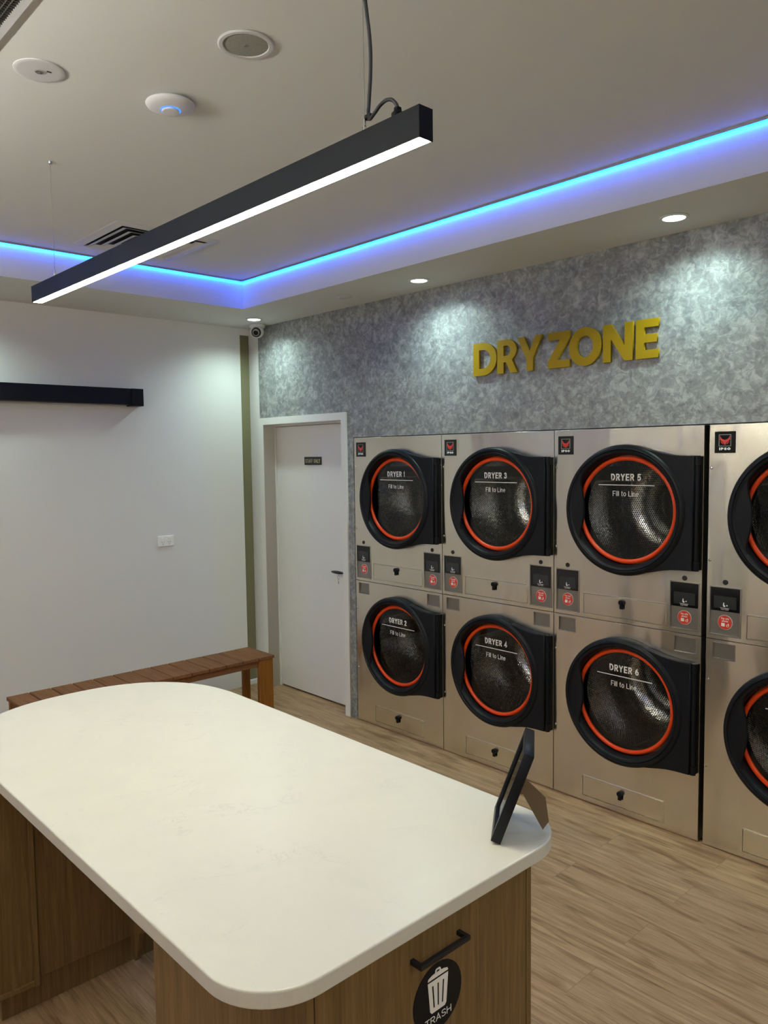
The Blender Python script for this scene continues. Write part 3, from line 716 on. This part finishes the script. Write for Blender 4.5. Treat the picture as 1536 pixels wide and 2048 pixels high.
# ================================================================== DRY ZONE LETTERS
H_ = .183; zb_ = 2.262
def arc(cx, cy, rx, ry, a0, a1, n=20): return [(cx+rx*math.cos(math.radians(a0+(a1-a0)*i/n)), cy+ry*math.sin(math.radians(a0+(a1-a0)*i/n))) for i in range(n+1)]
def letter(ch, x0, x1):
    wv = x1-x0; s = .043; h = H_
    if ch == 'D': pl = [[(0,0)] + arc(wv*.42, h/2, wv*.58, h/2, -90, 90) + [(0,h)], [(s,s*.93)] + arc(wv*.42, h/2, wv*.58-s*1.02, h/2-s*.93, -90, 90) + [(s,h-s*.93)]]
    elif ch == 'R': pl = [[(0,0),(s,0),(s,h*.33),(wv*.45,h*.33),(wv*.68,0),(wv*1.03,0),(wv*.75,h*.385)] + arc(wv*.50, h*.68, wv*.48, h*.32, -50, 90, 16) + [(0,h)],
                          [(s,h*.52)] + arc(wv*.48, h*.67, wv*.19, h*.15, -90, 90, 12) + [(s,h*.82)]]
    elif ch == 'Y': pl = [[(wv/2-s/2,0),(wv/2+s/2,0),(wv/2+s/2,h*.36),(wv,h),(wv-s*1.08,h),(wv/2,h*.57),(s*1.08,h),(0,h),(wv/2-s/2,h*.36)]]
    elif ch == 'Z': pl = [[(0,0),(wv,0),(wv,h*.215),(wv*.44,h*.215),(wv,h*.80),(wv,h),(wv*.03,h),(wv*.03,h*.785),(wv*.56,h*.785),(0,h*.19)]]
    elif ch == 'O': pl = [arc(wv/2, h/2, wv/2, h*.525, 0, 354, 58), arc(wv/2, h/2, wv/2-s*1.05, h*.525-s, 0, 354, 58)]
    elif ch == 'N': pl = [[(0,0),(s,0),(s,h*.60),(wv-s,0),(wv,0),(wv,h),(wv-s,h),(wv-s,h*.40),(s,h),(0,h)]]
    else: pl = [[(0,0),(wv,0),(wv,h*.215),(s,h*.215),(s,h*.40),(wv*.93,h*.40),(wv*.93,h*.61),(s,h*.61),(s,h*.79),(wv,h*.79),(wv,h),(0,h)]]
    o = plate('sign_letter', pl, .013, M['yellow'], None, off=(0, -.0115, 0))
    o.location = (x0, 0, zb_)
    return o
lab = {'D': 'mustard yellow wall letter D, first letter of DRY', 'R': 'mustard yellow wall letter R in the middle of DRY', 'Y': 'mustard yellow wall letter Y ending the word DRY',
       'Z': 'mustard yellow wall letter Z, first letter of ZONE', 'O': 'mustard yellow round wall letter O in ZONE', 'N': 'mustard yellow wall letter N in ZONE', 'E': 'mustard yellow wall letter E ending the word ZONE'}
for ch, x0, x1 in (('D',-2.944,-2.776), ('R',-2.770,-2.637), ('Y',-2.634,-2.470), ('Z',-2.436,-2.302), ('O',-2.306,-2.121), ('N',-2.110,-1.950), ('E',-1.934,-1.819)):
    tag(letter(ch, x0, x1), lab[ch], 'letter', 'yellow DRY ZONE letters on the plaster wall')

# ================================================================== DRYERS
CX = .426                       # door centre, relative to the stack's left edge
SW = .8055                      # stack pitch
SEAM = .975
def hexdrum(zc):
    bm = bmesh.new(); uvl = bm.loops.layers.uv.new('UVMap'); seg = 72; R0 = .345; y0, y1 = .06, .62; cx = .405
    def quad(pts, uvs, mi=0):
        f = bm.faces.new([bm.verts.new(q) for q in pts]); f.smooth = True; f.material_index = mi
        for l_, u_ in zip(f.loops, uvs): l_[uvl].uv = u_
    ny = 6
    for i in range(seg):
        a, b = 2*PI*i/seg, 2*PI*(i+1)/seg
        for j in range(ny):
            ya, yb = y0+(y1-y0)*j/ny, y0+(y1-y0)*(j+1)/ny
            quad([(cx+R0*math.cos(a),ya,zc+R0*math.sin(a)), (cx+R0*math.cos(b),ya,zc+R0*math.sin(b)), (cx+R0*math.cos(b),yb,zc+R0*math.sin(b)), (cx+R0*math.cos(a),yb,zc+R0*math.sin(a))],
                 [(a*R0,ya), (b*R0,ya), (b*R0,yb), (a*R0,yb)])
        for r0, r1, yy in ((.25,R0,y0), (.0,.09,y1-.03), (.09,.12,None), (.12,R0,y1)):
            yA, yB = (yy, yy) if yy is not None else (y1-.03, y1)
            p4 = [(r0*math.cos(a), r0*math.sin(a), yA), (r0*math.cos(b), r0*math.sin(b), yA), (r1*math.cos(b), r1*math.sin(b), yB), (r1*math.cos(a), r1*math.sin(a), yB)]
            if r0 == 0: p4 = p4[1:]
            flat = r0 == .25 or r0 < .1
            quad([(cx+q[0], q[2], zc+q[1]) for q in p4], [(.0061,.0001+q[1]*0) if flat else (q[0], q[1]) for q in p4])
    bmesh.ops.remove_doubles(bm, verts=bm.verts, dist=1e-5)
    for k_ in range(3):     # lifting ribs
        a = 2*PI*k_/3 + .55
        rad = Vector((math.cos(a),0,math.sin(a))); tg = Vector((-math.sin(a),0,math.cos(a))); c0 = Vector((cx,0,zc))
        sec = [rad*(R0-.001)-tg*.05, rad*(R0-.04)-tg*.018, rad*(R0-.075)-tg*.006, rad*(R0-.075)+tg*.006, rad*(R0-.04)+tg*.018, rad*(R0-.001)+tg*.05]
        for s0, s1 in zip(sec[:-1], sec[1:]):
            f = bm.faces.new([bm.verts.new(c0+q+Vector((0,yy,0))) for q, yy in ((s0,y0+.01),(s1,y0+.01),(s1,y1),(s0,y1))])
            for l_ in f.loops: l_[uvl].uv = (.0061, .0001)
    return bm

def payment_panel(x0, x1, z0, z1, zs, par):
    """x/z relative to the dryer's own origin"""
    cx_ = (x0+x1)/2
    pn = plate('payment_panel', [rrect(x0,z0,x1,z1,.001,1)], .002, M['panel_grey'], par, off=(0,.005,0))
    fr_ = plate('panel_bezel', [rrect(x0-.004,z0-.004,x1+.004,z1+.004,.001,1), rrect(x0,z0,x1,z1,.001,1)], .005, M['steel_plain'], pn, off=(0,-.0005,0))
    plate('card_reader', [rrect(x0+.003,zs,x1-.003,z1-.002,.001,1)], .004, M['blackg'], pn, off=(0,.001,0), label='black card reader face')
    sc_ = plate('reader_display', [rrect(x0+.016,zs+.012,x1-.016,zs+.068,.001,1)], .001, M['screen'], pn, off=(0,-.0016,0))
    ic = [[(cx_-.008,zs+.038),(cx_-.004,zs+.040),(cx_-.003,zs+.028),(cx_+.002,zs+.026),(cx_+.001,zs+.020),(cx_-.006,zs+.020),(cx_-.009,zs+.027)]]
    a_ = plate('display_symbols', ic + [circ(cx_+.009,zs+.027,.0032,12)], .0004, M['letter'], pn, off=(0,-.0023,0))
    b_ = text('t', 'Touch anywhere', .040, .0050, (cx_-.001,-.0021,zs+.0165-.002), M['letter'], pn, thick=.0004)
    c_ = text('t', 'to get started', .034, .0048, (cx_-.001,-.0021,zs+.0085), M['letter'], pn, thick=.0004)
    merge([a_, b_, c_])
    zst = zs-.050
    st = plate('sticker', [circ(cx_,zst,.0335,40)], .0010, M['white'], pn, off=(0,.0034,0))
    st.name = 'sticker_rim'
    plate('sticker', [circ(cx_-.0008,zst-.0008,.0312,40)], .0008, M['red'], pn, off=(0,.0026,0), label='round red payment sticker')
    t1 = text('sticker_lettering', 'Pay with', .034, .0085, (cx_,.0021,zst+.0165), M['letter'], pn, thick=.0004, bold=.17)
    t2 = text('t', 'phone', .028, .0085, (cx_,.0021,zst+.0055), M['letter'], pn, thick=.0004, bold=.17)
    t3 = plate('t', [[(cx_+.006,zst-.020),(cx_+.016,zst-.020),(cx_+.018,zst-.008),(cx_+.014,zst-.003),(cx_+.011,zst-.010),(cx_+.005,zst-.010)],
                     [(cx_+.008,zst-.018),(cx_+.014,zst-.018),(cx_+.015,zst-.012),(cx_+.008,zst-.012)],
                     rrect(cx_-.017,zst-.019,cx_-.001,zst-.004,.001,1)], .0004, M['letter'], pn, off=(0,.0019,0))
    merge([t1, t2, t3])
    return pn

def sensor(x, z, par):
    bm = bmesh.new(); r = lathe(bm, [(.0115,.001),(.0115,-.002),(.009,-.003),(.004,-.0035)], 24, 'y', (x,0,z)); cap(bm, r[-1]); fin(bm, 'lock_plug', M['rubber'], par)

def build_dryer(upper):
    e = bpy.data.objects.new('tumble_dryer', None); C.objects.link(e)
    zb0, zt = (SEAM+.0015, 1.94) if upper else (.004, SEAM-.0015)
    oz = zb0; zc = (1.541 if upper else .590) - oz
    x0, x1 = .0025, .8035; z1 = zt-oz
    holes = [circ(CX, zc, .262, 72)]
    if upper: holes += [rrect(.020,.999-oz,.153,1.213-oz,.001,1), rrect(.655,.999-oz,.790,1.216-oz,.001,1)]
    else: holes += [rrect(.034,.889-oz,.133,.958-oz,.001,1), rrect(.677,.890-oz,.780,.959-oz,.001,1)]
    if upper: dz0, dz1 = 1.000-oz, 1.103-oz
    else: dz0, dz1 = .034-oz, .138-oz
    dx0, dx1 = .184, .632
    holes.append(rrect(dx0, dz0, dx1, dz1, .003))
    plate('front_panel', [rrect(x0, 0, x1, z1, .002, 2)] + holes, .004, M['steel'], e, off=(0, .0025, 0), bev=.0008)
    # carcass without a front
    bm = bmesh.new(); t = .003
    for a, b in (((x0,.005,0),(x0+t,.9,z1)), ((x1-t,.005,0),(x1,.9,z1)), ((x0,.897,0),(x1,.9,z1)), ((x0,.005,0),(x1,.897,t)), ((x0,.005,z1-t),(x1,.897,z1))): box(bm, a, b)
    fin(bm, 'cabinet_body', M['steel_plain'], e)
    o = fin(hexdrum(zc), 'drum', M['drum'], e, label='perforated steel drum')
    bm = bmesh.new(); lathe(bm, [(.244,.000),(.270,.006),(.270,.058),(.250,.060)], 72, 'y', (CX-.006,0,zc)); fin(bm, 'door_gasket', M['rubber'], e, smooth=True)
    # lint drawer
    ld_ = plate('lint_drawer', [rrect(dx0+.001, dz0+.001, dx1-.001, dz1-.001, .003)], .006, M['steel'], e, off=(0, .0022, 0), bev=.0012)
    plate('drawer_rim', [rrect(dx0-.003, dz0-.003, dx1+.003, dz1+.003, .005), rrect(dx0, dz0, dx1, dz1, .003)], .003, M['bright_edge'], ld_, off=(0,-.0006,0))
    kx_, kz_ = .404, (dz0+dz1)/2+.030 if upper else (dz0+dz1)/2+.022
    bm = bmesh.new(); r = lathe(bm, [(.0135,.0),(.0135,-.014),(.0125,-.020),(.006,-.021)], 28, 'y', (kx_,0,kz_)); cap(bm, r[-1]); box(bm, (kx_-.0095,-.013,kz_-.034), (kx_+.0095,-.004,kz_)); fin(bm, 'knob', M['blackp'], ld_, .003)
    if upper:
        payment_panel(.020, .153, .999-oz, 1.213-oz, 1.107-oz, e); payment_panel(.655, .790, .999-oz, 1.216-oz, 1.102-oz, e)
        sensor(.086, 1.238-oz, e); sensor(.722, 1.237-oz, e)
        # maker's badge
        bx, bz_ = .0725, 1.861-oz
        bd = plate('badge', [rrect(bx-.0455,bz_-.0475,bx+.0455,bz_+.0475,.001,1)], .002, M['blackg'], e, off=(0,-.001,0), label='black square badge with red emblem and IPSO')
        plate('badge_square', [rrect(bx-.027,bz_-.018,bx+.027,bz_+.034,.0005,1), rrect(bx-.0248,bz_-.0158,bx+.0248,bz_+.0318,.0005,1)], .0006, M['greyline'], bd, off=(0,-.0023,0))
        em = []
        for s in (-1, 1):
            em.append([(bx+s*.0005,bz_+.0105),(bx+s*.010,bz_+.0130),(bx+s*.017,bz_+.019),(bx+s*.0215,bz_+.029),(bx+s*.0225,bz_+.012),(bx+s*.016,bz_+.0060),(bx+s*.010,bz_+.0015),(bx+s*.0035,bz_-.0075),(bx+s*.0005,bz_-.013)])
            em.append([(bx+s*.0195,bz_+.0052),(bx+s*.0125,bz_+.0000),(bx+s*.0050,bz_-.0100),(bx+s*.0095,bz_-.0080),(bx+s*.0165,bz_-.0020)])
        plate('badge_emblem', em, .0006, M['redlogo'], bd, off=(0,-.0023,0), label='red two-winged emblem')
        text('badge_lettering', 'IPSO', .050, .0115, (bx,-.002,bz_-.029), M['letter'], bd, thick=.0006, bold=.24)
        scr = (1.747-oz, 1.332-oz)
    else:
        for (a, b) in ((.034,.133), (.677,.780)):
            rc = plate('blank_recess', [rrect(a,.889-oz,b,.959-oz,.001,1)], .002, M['panel_grey'], e, off=(0,.010,0))
            plate('recess_rim', [rrect(a-.003,.886-oz,b+.003,.962-oz,.001,1), rrect(a,.889-oz,b,.959-oz,.001,1)], .010, M['steel_plain'], rc, off=(0,.0045,0))
        scr = (.785-oz, .370-oz)
    for z_ in scr:
        bm = bmesh.new(); r = lathe(bm, [(.0065,.001),(.0065,-.0015),(.0045,-.0035),(.0015,-.004)], 16, 'y', (.014,0,z_)); cap(bm, r[-1]); fin(bm, 'screw', M['chrome'], e, smooth=True)
    # ---- door
    bm = bmesh.new()
    lathe(bm, [(.318,-.004),(.319,-.040),(.315,-.052),(.306,-.059),(.297,-.060),(.2935,-.0565),(.290,-.0595),(.279,-.056),(.272,-.046),(.268,-.025),(.2655,-.004)], 96, 'y', (CX,0,zc), closed=True)
    door = fin(bm, 'door', M['blackp'], e, smooth=True, label='black round-framed glass door')
    def hinge_plate():
        pts = []
        for (u, v_) in ((.120,.2935),(.165,.284),(.205,.274),(.245,.267),(.290,.2635),(.352,.262)): pts.append((CX+u, zc+v_))
        lo = [(x_, 2*zc-z_) for x_, z_ in pts][::-1]
        arc_ = [(CX+.292*math.cos(math.radians(a)), zc+.292*math.sin(math.radians(a))) for a in range(-66, 67, 6)]
        return [pts + lo + arc_]
    plate('hinge_plate', hinge_plate(), .044, M['blackd'], door, off=(0,-.0265,0), bev=.003)
    bm = bmesh.new()
    hx_ = CX+.3625
    for (za, zb2, rr) in ((-.262,-.222,.0135), (-.221,.221,.0105), (.222,.262,.0135)):
        r = lathe(bm, [(rr, zc+za), (rr, zc+zb2)], 24, 'z', (hx_,-.030,0)); cap(bm, r[0][::-1]); cap(bm, r[-1])
    box(bm, (hx_-.012,-.022,zc-.258), (hx_+.012,-.001,zc+.258))
    fin(bm, 'hinge', M['blackp'], door)
    bm = bmesh.new(); lathe(bm, [(.2525+.0115*math.cos(2*PI*i/14), -.009+.0115*math.sin(2*PI*i/14)) for i in range(14)], 96, 'y', (CX,0,zc), closed=True)
    fin(bm, 'orange_ring', M['orange'], door, smooth=True, label='bright orange ring')
    bm = bmesh.new(); r = lathe(bm, [(.2455,-.010),(.20,-.0115),(.10,-.0125),(.03,-.013)], 72, 'y', (CX,0,zc)); cap(bm, r[-1]); fin(bm, 'door_glass', M['glass'], door, smooth=True)
    # lens-shaped grip on the left
    rt = [(-.213,.190),(-.224,.165),(-.231,.135),(-.226,.100),(-.218,.070),(-.2115,.035),(-.2095,0),(-.2115,-.035),(-.218,-.070),(-.226,-.100),(-.231,-.135),(-.224,-.165),(-.213,-.190)]
    aa = math.degrees(math.atan2(.190, -.213))
    lf = [(.2845*math.cos(math.radians(a)), .2845*math.sin(math.radians(a))) for a in [360-aa - (360-2*aa)*i/24 for i in range(25)]]
    plate('door_grip', [[(CX+u, zc+v_) for u, v_ in rt + lf]], .016, M['blackd'], door, off=(0,-.048,0), bev=.003, label='dark grey lens-shaped grip')
    # lettering common to every door: line + fill line text
    ztx = .160
    a_ = plate('fill_line_lettering', [[(CX-.151,zc+ztx-.0405),(CX+.149,zc+ztx-.0405),(CX+.149,zc+ztx-.0365),(CX-.151,zc+ztx-.0365)]], .0006, M['letter'], door, off=(0,-.0151,0))
    b_ = text('t', 'Fill to Line', .138, .0255, (CX-.002,-.0148,zc+ztx-.080), M['letter'], door, thick=.0006, bold=.105)
    merge([a_, b_])
    return e, door, zc+ztx, oz

stacks = [-4.0145, -3.209, -2.4035, -1.5785]
desc = {1: 'steel tumble dryer marked DRYER 1, top of the leftmost stack beside the staff door',
        2: 'steel tumble dryer marked DRYER 2, bottom of the leftmost stack',
        3: 'bluish reflecting steel tumble dryer marked DRYER 3, upper one of its stack',
        4: 'steel tumble dryer marked DRYER 4, lower one of its stack behind the picture frame',
        5: 'steel tumble dryer marked DRYER 5, upper one of its stack',
        6: 'steel tumble dryer marked DRYER 6, lower one of its stack',
        7: 'upper steel dryer cut off by the right edge of the photo, above another',
        8: 'lower steel dryer cut off by the right edge of the photo, standing on the floor'}
for upper in (True, False):
    proto, pdoor, zt_, oz = build_dryer(upper)
    roots = [proto]
    for i in range(1, 4): roots.append(copy_tree(proto))
    for i, e in enumerate(roots):
        e.location = (stacks[i], -.004, oz); num = 2*i + (1 if upper else 2)
        e['label'] = desc[num]; e['category'] = 'tumble dryer'; e['group'] = 'stacked steel tumble dryers'
        d = [c for c in children(e) if c.name.startswith('door') and 'gasket' not in c.name][0]
        text('dryer_number_lettering', 'DRYER %d' % num, .160, .0335, (CX-.001,-.0148,zt_), M['letter'], d, thick=.0006, bold=.19, label='white lettering DRYER %d' % num)
# shadow gap closing strip at the floor under the machines
struct('trim_2', [((DX0, .03, 0), (DX1, .05, .004))], M['rubber'])
